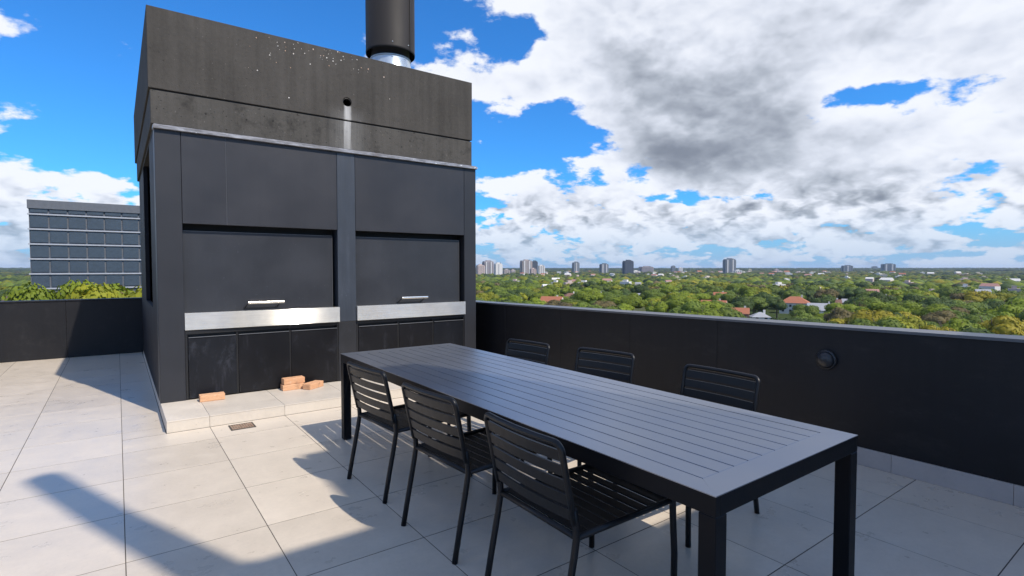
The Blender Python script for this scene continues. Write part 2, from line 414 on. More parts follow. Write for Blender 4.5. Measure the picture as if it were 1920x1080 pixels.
# side walls and core
bm = bmesh.new()
box(bm, X0+.001, X0+.05, YF+.24, 7.55, S-.10, 3.27)          # in front of the slot
box(bm, X0+.001, X0+.05, 7.55, 9.30, S-.10, 1.03)
box(bm, X0+.001, X0+.05, 7.55, 9.30, 2.97, 3.27)
box(bm, X0+.001, X0+.05, 9.30, YB, S-.10, 3.27)
part('side_wall', bm, M['side'])
part('side_opening', B(X0+.30, X0+.32, 7.56, 9.29, 1.03, 2.97), M['recess'])
part('core_wall', B(X0+.33, X1-.02, YF+.26, YB-.02, -.004, 3.20), M['recess'])
part('back_wall', B(X0+.001, X1, YB-.019, YB, 0, 3.27), M['side'])
part('side_wall', B(X1-.019, X1-.001, YF+.24, YB-.02, -.004, 3.27), M['side'])
# piers
def bx(name, a, m_, bev=.003, parent=bq, **k):
    return part(name, B(*a, bev=bev), m_, parent, **k)
bx('pier', (X0, XL0-.003, YF, YF+.238, S+.001, ZT), M['pier'])
bx('pier', (XR1+.003, X1, YF, YF+.238, S+.001, ZT), M['pier'])
bx('pier', (XL1+.003, XR0-.003, YF, YF+.238, ZS0-.004, ZT), M['pier_mid'], label='middle pier, paler and streaked under the drain pipe')
bx('pier_foot', (XL1+.003, XR0-.003, YF+.002, YF+.238, S+.001, ZS0-.008), M['pier_dark'])
# upper panels
for a_, b_ in ((XL0, .966), (.970, XL1), (XR0, XR1)):
    bx('upper_panel', (a_, b_, YF+.002, YF+.05, ZL, ZT-.022), M['panel'], .002)
bx('bright_seam', (.9664, .9696, YF+.004, YF+.03, ZL, ZT-.022), M['coping'], 0)
# hatches
for k, (a_, b_, ha, hb, hz) in enumerate(((XL0, XL1, 1.155, 1.535, 1.105), (XR0, XR1, 2.985, 3.365, 1.100))):
    d = part('grill_door', B(a_+.002, b_-.036, YF+.085, YF+.105, ZS1-.02, 1.888, bev=.002), M['roller'])
    part('opening_back', B(a_+.001, b_-.001, YF+.20, YF+.21, ZS1-.02, 2.3), M['recess'])
    part('door_edge', B(b_-.041, b_-.037, YF+.080, YF+.0848, ZS1+.002, 1.886), M['coping'], d); part('door_edge', B(a_+.004, b_-.0415, YF+.080, YF+.0848, 1.881, 1.886), M['coping'], d)
    yb = YF+.084
    bm = bmesh.new()
    for hx in (ha+.015, hb-.03):
        tube(bm, [(hx-.03, yb, hz-.055), (hx-.03, yb-.035, hz-.05), (hx-.02, yb-.075, hz-.022), (hx, yb-.095, hz+.0)], .007, 6)
    box(bm, ha-.03, hb-.05, yb-.006, yb-.0005, hz-.066, hz-.052)
    obj('handle_bracket', bm, M['black'], d)
    bm = bmesh.new(); tube(bm, [(ha, yb-.10, hz+.004), (ha+.006, yb-.10, hz+.004), (hb-.006, yb-.10, hz+.004), (hb, yb-.10, hz+.004)], .016, 14)
    obj('handle', bm, M['chrome'], d)
    # steel ledge
    bm = B(a_-.001, b_+.001, YF-.034, YF+.070, ZS0, ZS1, bev=.004, seg=2)
    for v_ in bm.verts:
        if v_.co.y < YF: v_.co.y += (.5-(v_.co.x-a_)/(b_-a_))*.056 if k == 0 else 0
    part('steel_ledge', bm, M['steel'])
# cabinets
def cabinet(a_, b_, divs, worn):
    fr = bmesh.new(); z0, z1 = S+.001, ZS0-.004
    box(fr, a_, b_, YF+.05, YF+.06, z0, z1)                       # back sheet
    box(fr, a_, b_, YF+.004, YF+.048, z1-.040, z1, bev=.001)      # top rail
    box(fr, a_, a_+.020, YF+.008, YF+.048, z0, z1-.041)
    box(fr, b_-.014, b_, YF+.008, YF+.048, z0, z1-.041)
    for i in range(1, len(divs)-1): box(fr, divs[i]-.008, divs[i]+.008, YF+.014, YF+.048, z0, z1-.041)
    f = part('cabinet_frame', fr, M['black'])
    for i in range(len(divs)-1):
        x0, x1 = divs[i]+.010, divs[i+1]-.010
        if i == 0: x0 += .012
        d = part('cabinet_door', B(x0, x1, YF+.006, YF+.028, z0+.012, z1-.070, bev=.0025), M['cabinet_worn'] if i in worn else M['cabinet'])
        obj('door_lip', B(x0+.004, x1-.004, YF-.004, YF+.0055, z1-.078, z1-.071, bev=.0008), M['coping'], d)
        obj('hinge', B(x0+.006, x0+.012, YF-.002, YF+.0055, z0+.02, z0+.09), M['black'], d)
cabinet(XL0, XL1, (XL0+.004, 1.046, 1.600, XL1-.004), (0,))
cabinet(XR0, XR1, (XR0+.004, 2.945, 3.455, XR1-.004), (2,))
# flashing
bm = bmesh.new()
box(bm, X0-.012, X1+.012, YF-.034, YF+.10, ZT-.022, ZT+.010, bev=.002)
box(bm, X0-.004, X1+.004, YF-.010, YF+.10, ZT+.011, ZT+.024, bev=.002)
part('flashing', bm, M['flash'])
part('side_seam', B(X0-.004, X0, YF+.101, 9.8, ZT-.010, ZT+.004), M['recess'])
# concrete bands
part('concrete_band', B(X0-.026, 4.078, YF+.004, YB+.0, ZT+.026, 3.276, bev=.004), M['conc_low'])
part('concrete_joint', B(X0-.010, 4.06, YF+.022, YB-.02, 3.277, 3.293), M['recess'])
bm = B(X0-.042, 4.083, YF, 11.35, 3.294, 4.100, bev=.005, seg=2)
cap = part('concrete_cap', bm, M['conc'])
cut = bmesh.new(); tube(cut, [(2.297, YF-.5, 3.50), (2.297, YF+.45, 3.52)], .055, 28)
for f in cut.faces: f.smooth = False
cm = bpy.data.meshes.new('tmp'); bmesh.ops.recalc_face_normals(cut, faces=cut.faces); cut.to_mesh(cm); cut.free(); co = bpy.data.objects.new('tmp', cm); COL.objects.link(co)
md = cap.modifiers.new('hole', 'BOOLEAN'); md.operation = 'DIFFERENCE'; md.object = co; md.solver = 'EXACT'
cap.location = (0, 0, 0); par = cap.parent; cap.parent = None
bpy.context.view_layer.update()
dg = bpy.context.evaluated_depsgraph_get(); nm = bpy.data.meshes.new_from_object(cap.evaluated_get(dg))
cap.modifiers.clear(); cap.data = nm; bpy.data.objects.remove(co); bpy.data.meshes.remove(cm)
cap.parent = par; cap.location = -bq_o
bm = bmesh.new()
lathe(bm, [(.050, 0), (.0545, 0), (.0545, .40), (.050, .40), (.050, 0)], 28)
for v_ in bm.verts: v_.co = Vector((2.297+v_.co.x, YF+.004+v_.co.z, 3.501+v_.co.y))
part('drain_pipe', bm, M['black'])
# thin recessed form joints on the cap
for xj, z0, z1 in ((1.62, 3.30, 4.09), (3.27, 3.30, 4.09)):
    part('form_joint', B(xj, xj+.004, YF-.0008, YF+.001, z0, z1), M['conc_low'])
# lime specks under the roof edge
bm = bmesh.new(); rs = random.Random(3)
for k in range(64):
    x_ = rs.choice((rs.gauss(2.35, .32), rs.gauss(1.9, .42), rs.gauss(1.5, .22))); z_ = 4.085-abs(rs.gauss(0, .11))
    if k < 6: z_ -= rs.uniform(.1, .45)
    r_ = rs.choice((.003, .004, .005, .006, .008)); 
    if not 1.15 < x_ < 3.1: continue
    mt = Matrix.Translation((x_, YF, z_)) @ Matrix.Diagonal((r_, .004, r_*rs.uniform(.7, 1.2), 1))
    bmesh.ops.create_icosphere(bm, subdivisions=1, radius=1, matrix=mt)
part('lime_specks', bm, M['speck'], kind='stuff')
# flue
FX, FY = 3.325, 7.55
fp = part('flue', lathe(bmesh.new(), [(.350, 4.62), (.353, 4.62), (.356, 4.66), (.353, 4.665), (.353, 6.9), (.345, 6.9), (.345, 4.63), (.350, 4.62)], 56, (FX, FY, 0)), M['flue'])
obj('seam', B(FX+.165, FX+.172, FY-.325, FY-.300, 4.64, 6.88), M['black'], fp)
obj('inner_pipe', lathe(bmesh.new(), [(.27, 4.50), (.275, 4.50), (.275, 6.8), (.27, 6.8)], 40, (FX, FY, 0)), M['black'], fp)
obj('flue_cone', lathe(bmesh.new(), [(.41, 4.101), (.41, 4.12), (.365, 4.22), (.285, 4.50), (.285, 4.56)], 48, (FX, FY, 0)), M['galv'], fp)
obj('collar', lathe(bmesh.new(), [(.285, 4.54), (.292, 4.54), (.292, 4.56), (.285, 4.56)], 48, (FX, FY, 0)), M['galv'], fp)
bm = bmesh.new()
for a_ in (-1.9, -1.2, -.2):
    bmesh.ops.create_icosphere(bm, subdivisions=1, radius=.009, matrix=Matrix.Translation((FX+.355*math.cos(a_), FY+.355*math.sin(a_), 4.70)))
    bmesh.ops.create_icosphere(bm, subdivisions=1, radius=.009, matrix=Matrix.Translation((FX+.289*math.cos(a_), FY+.289*math.sin(a_), 4.52)))
obj('rivets', bm, M['galv'], fp, kind='stuff')

# ------------------------------------------------------------------ parapets
def ztop(y): return .965 if y > 7.1 else .965+(7.1-y)*.0135
rp = empty('parapet_wall', (PX, 4, 0)); setp(rp, 'long black metal clad parapet wall with grey coping along the right edge of the terrace', 'wall')
def sloped(x0, x1, y0, y1, z0, z1):
    bm = bmesh.new(); prism(bm, [(y0, z0-.020), (y1, z1-.020), (y1, z1), (y0, z0)], 'x', x0, x1); return bm
def quadprism(x0, x1, y0, y1, za, zb0, zb1, bev=.002):
    bm = bmesh.new(); prism(bm, [(y0, za), (y1, za), (y1, zb1), (y0, zb0)], 'x', x0, x1)
    if bev: bmesh.ops.bevel(bm, geom=list(bm.edges), offset=bev, segments=1, affect='EDGES')
    return bm
ys = [-2.5, .30, 2.892, 3.953, 5.1, 6.3, 7.1, 9.3, YW]
for a_, b_ in zip(ys, ys[1:]):
    o = obj('parapet_panel', quadprism(PX, PX+.03, a_+.001, b_-.001, .135, ztop(a_)-.022, ztop(b_)-.022, .0015), M['parapet'], rp); o.location = (-PX, -4, 0)
    o = obj('coping', sloped(PX-.012, PX+.24, a_+.0005, b_-.0005, ztop(a_), ztop(b_)), M['coping'], rp); o.location = (-PX, -4, 0)
o = obj('wall_core', B(PX+.031, PX+.22, -2.5, YW+.2, -.3, .94), M['grey_wall'], rp); o.location = (-PX, -4, 0)
yy = -2.5
while yy < 11.4:
    o = obj('skirting_tile', B(PX-.010, PX+.03, yy+.001, min(yy+.6605, 11.5), .001, .1335, bev=.001), M['skirt'], rp); o.location = (-PX, -4, 0); yy += .6615
bp = empty('parapet_wall', (0, YW, 0)); setp(bp, 'black parapet wall across the back, left of the barbecue block', 'wall')
for a_, b_ in ((-4, -2.2), (-2.2, -.7), (-.7, 1.0), (1.0, 2.7), (2.7, PX-.02)):
    o = obj('parapet_panel', B(a_+.001, b_-.001, YW, YW+.03, .002, .942, bev=.0015), M['parapet'], bp); o.location = (0, -YW, 0)
    o = obj('coping', B(a_+.0005, b_-.0005, YW-.012, YW+.24, .944, .965, bev=.002), M['parapet'], bp); o.location = (0, -YW, 0)
o = obj('wall_core', B(-4, PX, YW+.031, YW+.22, -.3, .943), M['grey_wall'], bp); o.location = (0, -YW, 0)
lp = empty('parapet_wall', (-4, 4, 0)); setp(lp, 'low black parapet wall along the far left side of the terrace', 'wall')
for k in range(7):
    o = obj('parapet_panel', B(-4.03, -4, -2.5+k*2.0, -.502+k*2.0, .002, .942, bev=.0015), M['parapet'], lp); o.location = (4, -4, 0)
o = obj('coping', B(-4.25, -3.99, -2.5, YW, .944, .965), M['parapet'], lp); o.location = (4, -4, 0)
o = obj('wall_core', B(-4.22, -4.031, -2.5, YW, -.3, .943), M['grey_wall'], lp); o.location = (4, -4, 0)
# building under the terrace, and an unseen tower behind the camera, shaped for the floor shadow
obj('building_body', B(-4.2, PX+.2, -9, YW+.2, -24.49, -.301), M['grey_wall'], kind='structure')
sh = empty('shade_tower', (3.2, -2.5, 0)); setp(sh, 'plain grey unseen tower behind the table side of the terrace, shaped to shade its floor', 'building')
def shp(n, a, m_=None): 
    o = obj(n, B(*a), m_ or M['grey_wall'], sh); o.location = (-3.2, 2.5, 0)
bm = bmesh.new(); prism(bm, [(2.211, 0), (3.80, 0), (3.80, 8.50), (3.27, 8.50), (2.83, 6.69), (2.211, 6.69)], 'y', -4.5, -2.5)  # tall slanted part added to cover the chairs' shadows on the floor
o = obj('tower_wall', bm, M['grey_wall'], sh); o.location = (-3.2, 2.5, 0)
shp('tower_wall', (2.211, 3.80, -7.5, -4.501, 0, 5.9)); shp('tower_wall', (3.801, 6.6, -7.5, -2.5, 0, 5.40)); shp('roof_kerb', (3.802, 6.62, -7.5, -2.48, 5.401, 5.48))
shp('chimney_shaft', (1.94, 2.21, -2.85, -2.5, 0, 6.72))
bm = bmesh.new(); tube(bm, [(2.085, -2.64, 6.6), (2.03, -2.64, 7.3), (1.96, -2.64, 8.2), (1.90, -2.64, 9.4)], [.135, .125, .115, .11], 16)
o = obj('chimney_pipe', bm, M['black'], sh); o.location = (-3.2, 2.5, 0)

# wall lamp
wl = empty('wall_lamp', (PX, 1.925, .768)); setp(wl, 'round black bulkhead lamp on the black parapet wall behind the table', 'lamp')
def onx(bm):
    for v_ in bm.verts: v_.co = Vector((-v_.co.z, v_.co.x, v_.co.y))
    return bm
obj('base', onx(lathe(bmesh.new(), [(.0, 0), (.078, 0), (.078, .022), (.070, .028), (.066, .03)], 36)), M['lamp'], wl)
obj('dome', onx(lathe(bmesh.new(), [(.064, .029)]+[(.064*math.cos(a_), .029+.042*math.sin(a_)) for a_ in [i*math.pi/16 for i in range(1, 9)]], 36)), M['lamp'], wl)

# ------------------------------------------------------------------ bricks
def brick(x_, y_, z_, rz, label, dims=(.232, .112, .066)):
    L_, W_, H_ = dims
    bm = bmesh.new(); box(bm, -L_/2, L_/2, -W_/2, W_/2, 0, H_)
    bmesh.ops.subdivide_edges(bm, edges=bm.edges, cuts=7, use_grid_fill=True)
    so_ = len(label)*1.7
    for v_ in bm.verts:      # chipped arrises and uneven faces
        c_ = v_.co; near = sum((abs(abs(c_[i_])-h_) < 1e-4) for i_, h_ in ((0, L_/2), (1, W_/2)))+(c_.z > H_-1e-4)+(c_.z < 1e-4)
        k_ = mnoise.noise(c_*55+Vector((so_, 0, 0)))
        if near >= 2: v_.co -= Vector((c_.x*.02, c_.y*.04, (c_.z-H_/2)*.05))*(.7+2.2*max(0, k_))
        elif c_.z > 1e-4: v_.co += Vector((0, 0, 0)) + Vector((c_.x/L_, c_.y/W_, (c_.z-H_/2)/H_))*.004*k_
        v_.co.z = max(0, v_.co.z)
    o = obj('brick', bm, M['brick'], None, (x_, y_, z_), rz)
    setp(o, label, 'brick', 'orange bricks lying on the step')
brick(.775, 6.372, S, R(-1), 'single orange brick lying alone on the step before the worn left cabinet door')
brick(1.588, 6.405, S, R(0), 'orange brick at the bottom of the stack of two on the step')
brick(1.600, 6.415, S+.0665, R(3), 'orange brick on top of the stack of two on the step')
brick(1.800, 6.335, S, R(35), 'orange brick lying askew just right of the stack of two')
# drain grate
dr = empty('floor_drain', (.917, 5.54, 0)); setp(dr, 'small rusty metal floor drain grate set in the tiles in front of the step', 'drain')
bm = bmesh.new()
for a_ in ((-.105, .105, -.095, -.083), (-.105, .105, .083, .095), (-.105, -.093, -.083, .083), (.093, .105, -.083, .083)):
    box(bm, a_[0], a_[1], a_[2], a_[3], .0005, .004)
obj('grate_frame', bm, M['black'], dr)
bm = bmesh.new(); box(bm, -.093, .093, -.083, .083, .0002, .0010); obj('drain_well', bm, M['recess'], dr)
bm = bmesh.new()
for i in range(9):
    x_ = -.085+i*.0213; box(bm, x_-.0055, x_+.0055, -.083, .083, .0012, .0036)
for j in range(5):
    y_ = -.066+j*.033; box(bm, -.093, .093, y_-.006, y_+.006, .0012, .0034)
for (u, v2) in ((-.04, .03), (.02, -.02), (.06, .04), (-.06, -.04)):
    box(bm, u-.02, u+.02, v2-.015, v2+.015, .0014, .0037)
obj('grate', bm, M['grate'], dr)

# ------------------------------------------------------------------ table
TX0, TX1, TY0, TY1, TZ = 1.548, 2.635, .988, 4.62, .75
tbm = empty('dining_table', ((TX0+TX1)/2, (TY0+TY1)/2, 0)); setp(tbm, 'long charcoal slatted aluminium dining table between two rows of chairs', 'table')
to = Vector(tbm.location)
def tp(n, bm, m_):
    o = obj(n, bm, m_, tbm); o.location = -to; return o
EB = .115; th = .0035; nS = 11; side = .062
wi = (TX1-TX0); ws = wi/nS; gap = .0042
gap = .0065; g2 = .0001
for sgn, a_, b_ in ((1, TY0, TY0+EB), (-1, TY1, TY1-EB)):
    bm = bmesh.new(); prism(bm, [(TX0, a_), (TX1, a_), (TX1-ws+gap/2, b_-sgn*.0003), (TX0+ws-gap/2, b_-sgn*.0003)], 'z', TZ-th, TZ)
    tp('end_board', bm, M['table'])
for sgn, a_, b_ in ((1, TX0, TX0+ws-gap/2), (-1, TX1, TX1-ws+gap/2)):
    bm = bmesh.new(); prism(bm, [(a_, TY0+.00005), (a_, TY1-.00005), (TX0+ws-gap/2 if sgn > 0 else TX1-ws+gap/2, TY1-EB-.0005), (TX0+ws-gap/2 if sgn > 0 else TX1-ws+gap/2, TY0+EB+.0005)], 'z', TZ-th, TZ)
    tp('side_board', bm, M['table'])
for k in range(1, nS-1):
    x0, x1 = TX0+k*ws+gap/2, TX0+(k+1)*ws-gap/2
    tp('table_slat', B(x0, x1, TY0+EB+.0008, TY1-EB-.0008, TZ-.010, TZ-.0002, bev=.0012), M['table'])
for a_ in ((TX0+.001, TX0+.028, TY0+.001, TY1-.001), (TX1-.028, TX1-.001, TY0+.001, TY1-.001)):
    tp('apron', B(a_[0], a_[1], a_[2], a_[3], TZ-.072, TZ-th-.0005, bev=.001), M['table_dark'])
for a_ in ((TX0+.0285, TX1-.0285, TY0+.001, TY0+.028), (TX0+.0285, TX1-.0285, TY1-.028, TY1-.001)):
    tp('apron', B(a_[0], a_[1], a_[2], a_[3], TZ-.072, TZ-th-.0005, bev=.001), M['table_dark'])
for yc in (TY0+1.2, TY1-1.2):
    tp('cross_bar', B(TX0+.029, TX1-.029, yc-.015, yc+.015, TZ-.055, TZ-.0115), M['table_dark'])
for x0 in (TX0+.0005, TX1-.0665):
    for y0 in (TY0+.0005, TY1-.0665):
        tp('leg', B(x0, x0+.066, y0, y0+.066, .006, TZ-.0725, bev=.003), M['table_dark'])
        tp('foot_pad', B(x0+.006, x0+.060, y0+.006, y0+.060, 0, .006), M['coping'])

# ------------------------------------------------------------------ chairs (local x forward, y across)
HW = .262; RT = .0135
def rearx(z):      # rear post profile
    if z < .44: return -.375+(.085)*(z/.44)
    return -.29-.085*((z-.44)/.385)
def make_chair():
    root = empty('chair'); SL = M['slat']; CH = M['chair']
    for s in (-1, 1):
        pts = [(-.378, s*HW, 0), (-.345, s*HW, .17), (-.306, s*HW, .36), (-.292, s*HW, .44), (-.296, s*HW, .50), (-.31, s*HW, .56)]
        lg = obj('leg', tube(bmesh.new(), pts, .0150, 12), CH, root)
        pts = [(.298, s*(HW+.004), 0), (.300, s*(HW+.004), .2), (.288, s*(HW+.004), .36), (.284, s*(HW+.004), .44), (.282, s*(HW+.004), .472), (.279, s*(HW+.004), .480)]
        obj('leg', tube(bmesh.new(), pts, [.0150, .0150, .0150, .0155, .0155, .010], 12), CH, root)
    top = .828; rr = .034; f = rearx
    pts = [(f(.5), -HW, .50), (f(.62), -HW, .62), (f(.72), -HW, .72)]
    for i in range(7):
        a_ = math.pi/2*i/6; z = top-rr+rr*math.sin(a_); y = -HW+rr-rr*math.cos(a_); pts.append((f(z)-.012*(1-(y/HW)**2), y, z))
    for y in (-.14, 0, .14): pts.append((f(top)-.018*(1-(y/HW)**2), y, top))
    for i in range(7):
        a_ = math.pi/2*i/6; z = top-rr+rr*math.cos(a_); y = HW-rr+rr*math.sin(a_); pts.append((f(z)-.012*(1-(y/HW)**2), y, z))
    pts += [(f(.72), HW, .72), (f(.62), HW, .62), (f(.5), HW, .50)]
    obj('back_frame', tube(bmesh.new(), pts, RT, 12), CH, root)
    zs = [.778, .717, .656, .595, .534]
    for z in zs:
        bm = bmesh.new(); n = 8; h = .0232; t_ = .005; rows = []
        for i in range(n+1):
            y = -HW+.006+(2*HW-.012)*i/n; bow = -.018*(1-(y/HW)**2)
            rows.append([bm.verts.new((f(z+dz_)+bow+dx_, y, z+dz_)) for dx_, dz_ in ((-t_, -h), (t_, -h), (t_, h), (-t_, h))])
        for a_, b_ in zip(rows, rows[1:]):
            for k in range(4): bm.faces.new((a_[k], a_[(k+1) % 4], b_[(k+1) % 4], b_[k]))
        bm.faces.new(rows[0]); bm.faces.new(rows[-1][::-1]); bmesh.ops.recalc_face_normals(bm, faces=bm.faces)
        obj('back_slat', bm, SL, root)
    bm = bmesh.new()
    tube(bm, [(-.285, -HW, .442), (.284, -HW, .448)], .013, 10); tube(bm, [(-.285, HW, .442), (.284, HW, .448)], .013, 10)
    tube(bm, [(-.29, -HW, .442), (-.29, HW, .442)], .013, 10); tube(bm, [(.284, -HW, .448), (.284, HW, .448)], .011, 10)
    obj('seat_frame', bm, CH, root)
    nS_ = 9; x0 = -.272; wd = .545/nS_
    for i in range(nS_):
        a_ = x0+i*wd+.0048; b_ = x0+(i+1)*wd-.0048; zc = .447-.010*math.sin(math.pi*(i+.5)/nS_)
        obj('seat_slat', B(a_, b_, -HW+.004, HW-.004, zc-.004, zc+.004, bev=.0015), SL, root)
    return root
chair0 = make_chair(); kids = list(chair0.children)
def place(first, x_, y_, rz, label, group):
    if first: r_ = chair0
    else:
        r_ = chair0.copy(); COL.objects.link(r_)
        for c_ in kids:
            d_ = c_.copy(); COL.objects.link(d_); d_.parent = r_
    r_.location = (x_, y_, 0); r_.rotation_euler = (0, 0, rz)
    setp(r_, label, 'chair', group)
GC = 'black slatted metal chairs around the table'
place(1, 1.690, 3.475, R(5), 'black slatted metal chair on the near side of the table, closest to the barbecue', GC)
place(0, 1.700, 2.600, R(4), 'black slatted metal chair in the middle of the near side of the table', GC)
place(0, 1.712, 1.758, R(-1), 'black slatted metal chair closest to the camera, on the near side of the table', GC)
place(0, 2.565, 3.715, R(180+6), 'black slatted chair across the table by the parapet, closest to the barbecue', GC)
place(0, 2.735, 2.915, R(180+9), 'black slatted chair across the table by the parapet, middle of its row', GC)
place(0, 2.735, 1.975, R(180-1), 'black slatted chair across the table by the parapet, below the wall lamp side', GC)

# ================================================================== the city beyond
GZ = -24.5
m, t, p = mat('ground_green'); v = worldpos(t)
a = noise(t, v, .02, 6, .6); b2 = noise(t, v, .15, 5, .6)
cc = mixc(t, a.step(.4, .6), (.040, .060, .018), (.075, .085, .035)); cc = mixc(t, b2.step(.62, .68)*.6, cc, (.20, .18, .15))
t.links.new(cc.k, p.inputs['Base Color']); p.inputs['Roughness'].default_value = 1; p.inputs['Specular IOR Level'].default_value = .05
GM = m
def gheight(r): return GZ + (0 if r < 2500 else min(14., (r-2500)/3500*14.))
bm = bmesh.new(); NR = [1, 60, 200, 600, 1200, 2500, 3200, 4000, 5000, 6000, 7500, 9000, 14000]; NA = 72; rings = []
for r_ in NR:
    rings.append([bm.verts.new((r_*math.cos(2*math.pi*k/NA), r_*math.sin(2*math.pi*k/NA), gheight(r_))) for k in range(NA)])
bm.faces.new(rings[0])
for a_, b_ in zip(rings, rings[1:]):
    for k in range(NA): bm.faces.new((a_[k], b_[k], b_[(k+1) % NA], a_[(k+1) % NA]))
obj('ground', bm, GM, kind='structure')

# ---- foliage
FOL = {'dark green': (.076, .118, .028), 'mid green': (.150, .205, .032), 'bright green': (.215, .275, .024),
       'yellow green': (.270, .280, .024), 'autumn yellow': (.34, .29, .026), 'olive brown': (.185, .150, .062)}
def fol_mat(name, c=None):
    m, t, p = mat(name); v = worldpos(t); r = orand(t)
    if c is None:
        n = t.nodes.new('ShaderNodeAttribute'); n.attribute_name = 'leafcol'; base = X(t, n.outputs['Color'])
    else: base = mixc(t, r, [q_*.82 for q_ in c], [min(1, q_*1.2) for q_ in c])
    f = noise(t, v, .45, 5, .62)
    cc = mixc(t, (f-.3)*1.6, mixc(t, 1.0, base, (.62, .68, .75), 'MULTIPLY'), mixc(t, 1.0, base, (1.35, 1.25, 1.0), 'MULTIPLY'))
    t.links.new(cc.k, p.inputs['Base Color']); p.inputs['Roughness'].default_value = .65; p.inputs['Specular IOR Level'].default_value = .25
    tr = t.nodes.new('ShaderNodeBsdfTranslucent'); t.links.new(cc.k, tr.inputs[0])
    mx = t.nodes.new('ShaderNodeMixShader'); mx.inputs[0].default_value = .28
    t.links.new(p.outputs[0], mx.inputs[1]); t.links.new(tr.outputs[0], mx.inputs[2])
    t.links.new(mx.outputs[0], t.nodes['Material Output'].inputs[0])
    return m
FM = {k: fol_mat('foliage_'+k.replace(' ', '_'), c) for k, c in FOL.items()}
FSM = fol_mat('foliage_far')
BARK = painted('bark', (.09, .07, .05), .9, .3, .3, bumpy=0)

def crown_arrays(seed, nl, nq, q, flat=.72):
    """unit crown (radius ~1, base 0): lobes of leaf clumps; returns verts, quads"""
    g = np.random.default_rng(seed)
    lob = []
    for i in range(nl):
        a_ = g.uniform(0, 2*np.pi); rr_ = math.sqrt(g.uniform(0, 1))*.64; z_ = .50+g.uniform(-.15, .50)*(1-rr_*.9)
        lob.append((rr_*math.cos(a_), rr_*math.sin(a_), z_, g.uniform(.28, .50)))
    V = []; F = []
    for lx, ly, lz, lr in lob:
        k = max(6, int(nq*(lr/.36)**2))
        d = g.normal(size=(k, 3)); d /= np.linalg.norm(d, axis=1)[:, None]; d[:, 2] = np.where(d[:, 2] < -.35, -d[:, 2], d[:, 2])
        P_ = np.array([lx, ly, lz])+d*lr*g.uniform(.75, 1.08, (k, 1))*np.array([1, 1, flat])
        nrm = d+g.normal(size=(k, 3))*.22; nrm /= np.linalg.norm(nrm, axis=1)[:, None]
        ref = g.normal(size=(k, 3)); u = np.cross(nrm, ref); u /= np.linalg.norm(u, axis=1)[:, None]; v_ = np.cross(nrm, u)
        s = q*g.uniform(.6, 1.4, (k, 1)); s2 = s*g.uniform(.6, 1.0, (k, 1))
        base = len(V)*1
        c4 = np.stack([P_-u*s-v_*s2*.4, P_+u*s*.2-v_*s2, P_+u*s+v_*s2*.5, P_-u*s*.3+v_*s2], 1)
        V.append(c4.reshape(-1, 3))
    V = np.concatenate(V); n = len(V)//4
    return V, np.arange(n*4).reshape(-1, 4), lob
def ico(sub):
    bm = bmesh.new(); bmesh.ops.create_icosphere(bm, subdivisions=sub, radius=1); bm.verts.ensure_lookup_table()
    v_ = np.array([x.co[:] for x in bm.verts]); f_ = np.array([[q_.index for q_ in x.verts] for x in bm.faces]); bm.free(); return v_, f_
I1, I2 = ico(1), ico(2)
def mesh_from(name, V, loops, sizes, mats, cols=None, smooth=False):
    me = bpy.data.meshes.new(name); me.vertices.add(len(V)); me.vertices.foreach_set('co', V.astype(np.float32).ravel())
    me.loops.add(len(loops)); me.loops.foreach_set('vertex_index', loops.astype(np.int32))
    st_ = np.concatenate([[0], np.cumsum(sizes)[:-1]]).astype(np.int32)
    me.polygons.add(len(sizes)); me.polygons.foreach_set('loop_start', st_)
    if cols is not None:
        at = me.color_attributes.new('leafcol', 'FLOAT_COLOR', 'POINT'); at.data.foreach_set('color', cols.astype(np.float32).ravel())
    me.update(calc_edges=True)
    for m_ in mats: me.materials.append(m_)
    return me
def core(lob, sc=.86, I=I1, flat=.72):
    Vs, Fs = [], []; o_ = 0
    for lx, ly, lz, lr in lob:
        Vs.append(np.array([lx, ly, lz])+I[0]*lr*sc*np.array([1, 1, flat])); Fs.append(I[1]+o_); o_ += len(I[0])
    return np.concatenate(Vs), np.concatenate(Fs)
CROWN = []
for sdd in range(9):
    V, Q, lob = crown_arrays(100+sdd, 12+sdd % 4*3, 175, .047)
    cv, cf = core(lob, .91, I2)
    allV = np.concatenate([V, cv]); loops = np.concatenate([Q.ravel(), (cf+len(V)).ravel()]); sizes = np.concatenate([np.full(len(Q), 4), np.full(len(cf), 3)])
    CROWN.append(mesh_from('crown', allV, loops, sizes, [FM['mid green']]))
V, Q, lob = crown_arrays(77, 20, 1500, .026); cv, cf = core(lob, .80, I2)
CROWN_FINE = mesh_from('crown', np.concatenate([V, cv]), np.concatenate([Q.ravel(), (cf+len(V)).ravel()]), np.concatenate([np.full(len(Q), 4), np.full(len(cf), 3)]), [FM['mid green']])
tbk = tube(bmesh.new(), [(0, 0, -.35), (.01, 0, .3), (0, .02, .7)], [.06, .045, .02], 7)
for a_ in range(4):
    ang = a_*1.6; tube(tbk, [(0, 0, .2), (.25*math.cos(ang), .25*math.sin(ang), .5), (.45*math.cos(ang), .45*math.sin(ang), .8)], [.03, .02, .01], 5)
TRUNK = bpy.data.meshes.new('trunk'); tbk.to_mesh(TRUNK); tbk.free(); TRUNK.materials.append(BARK)

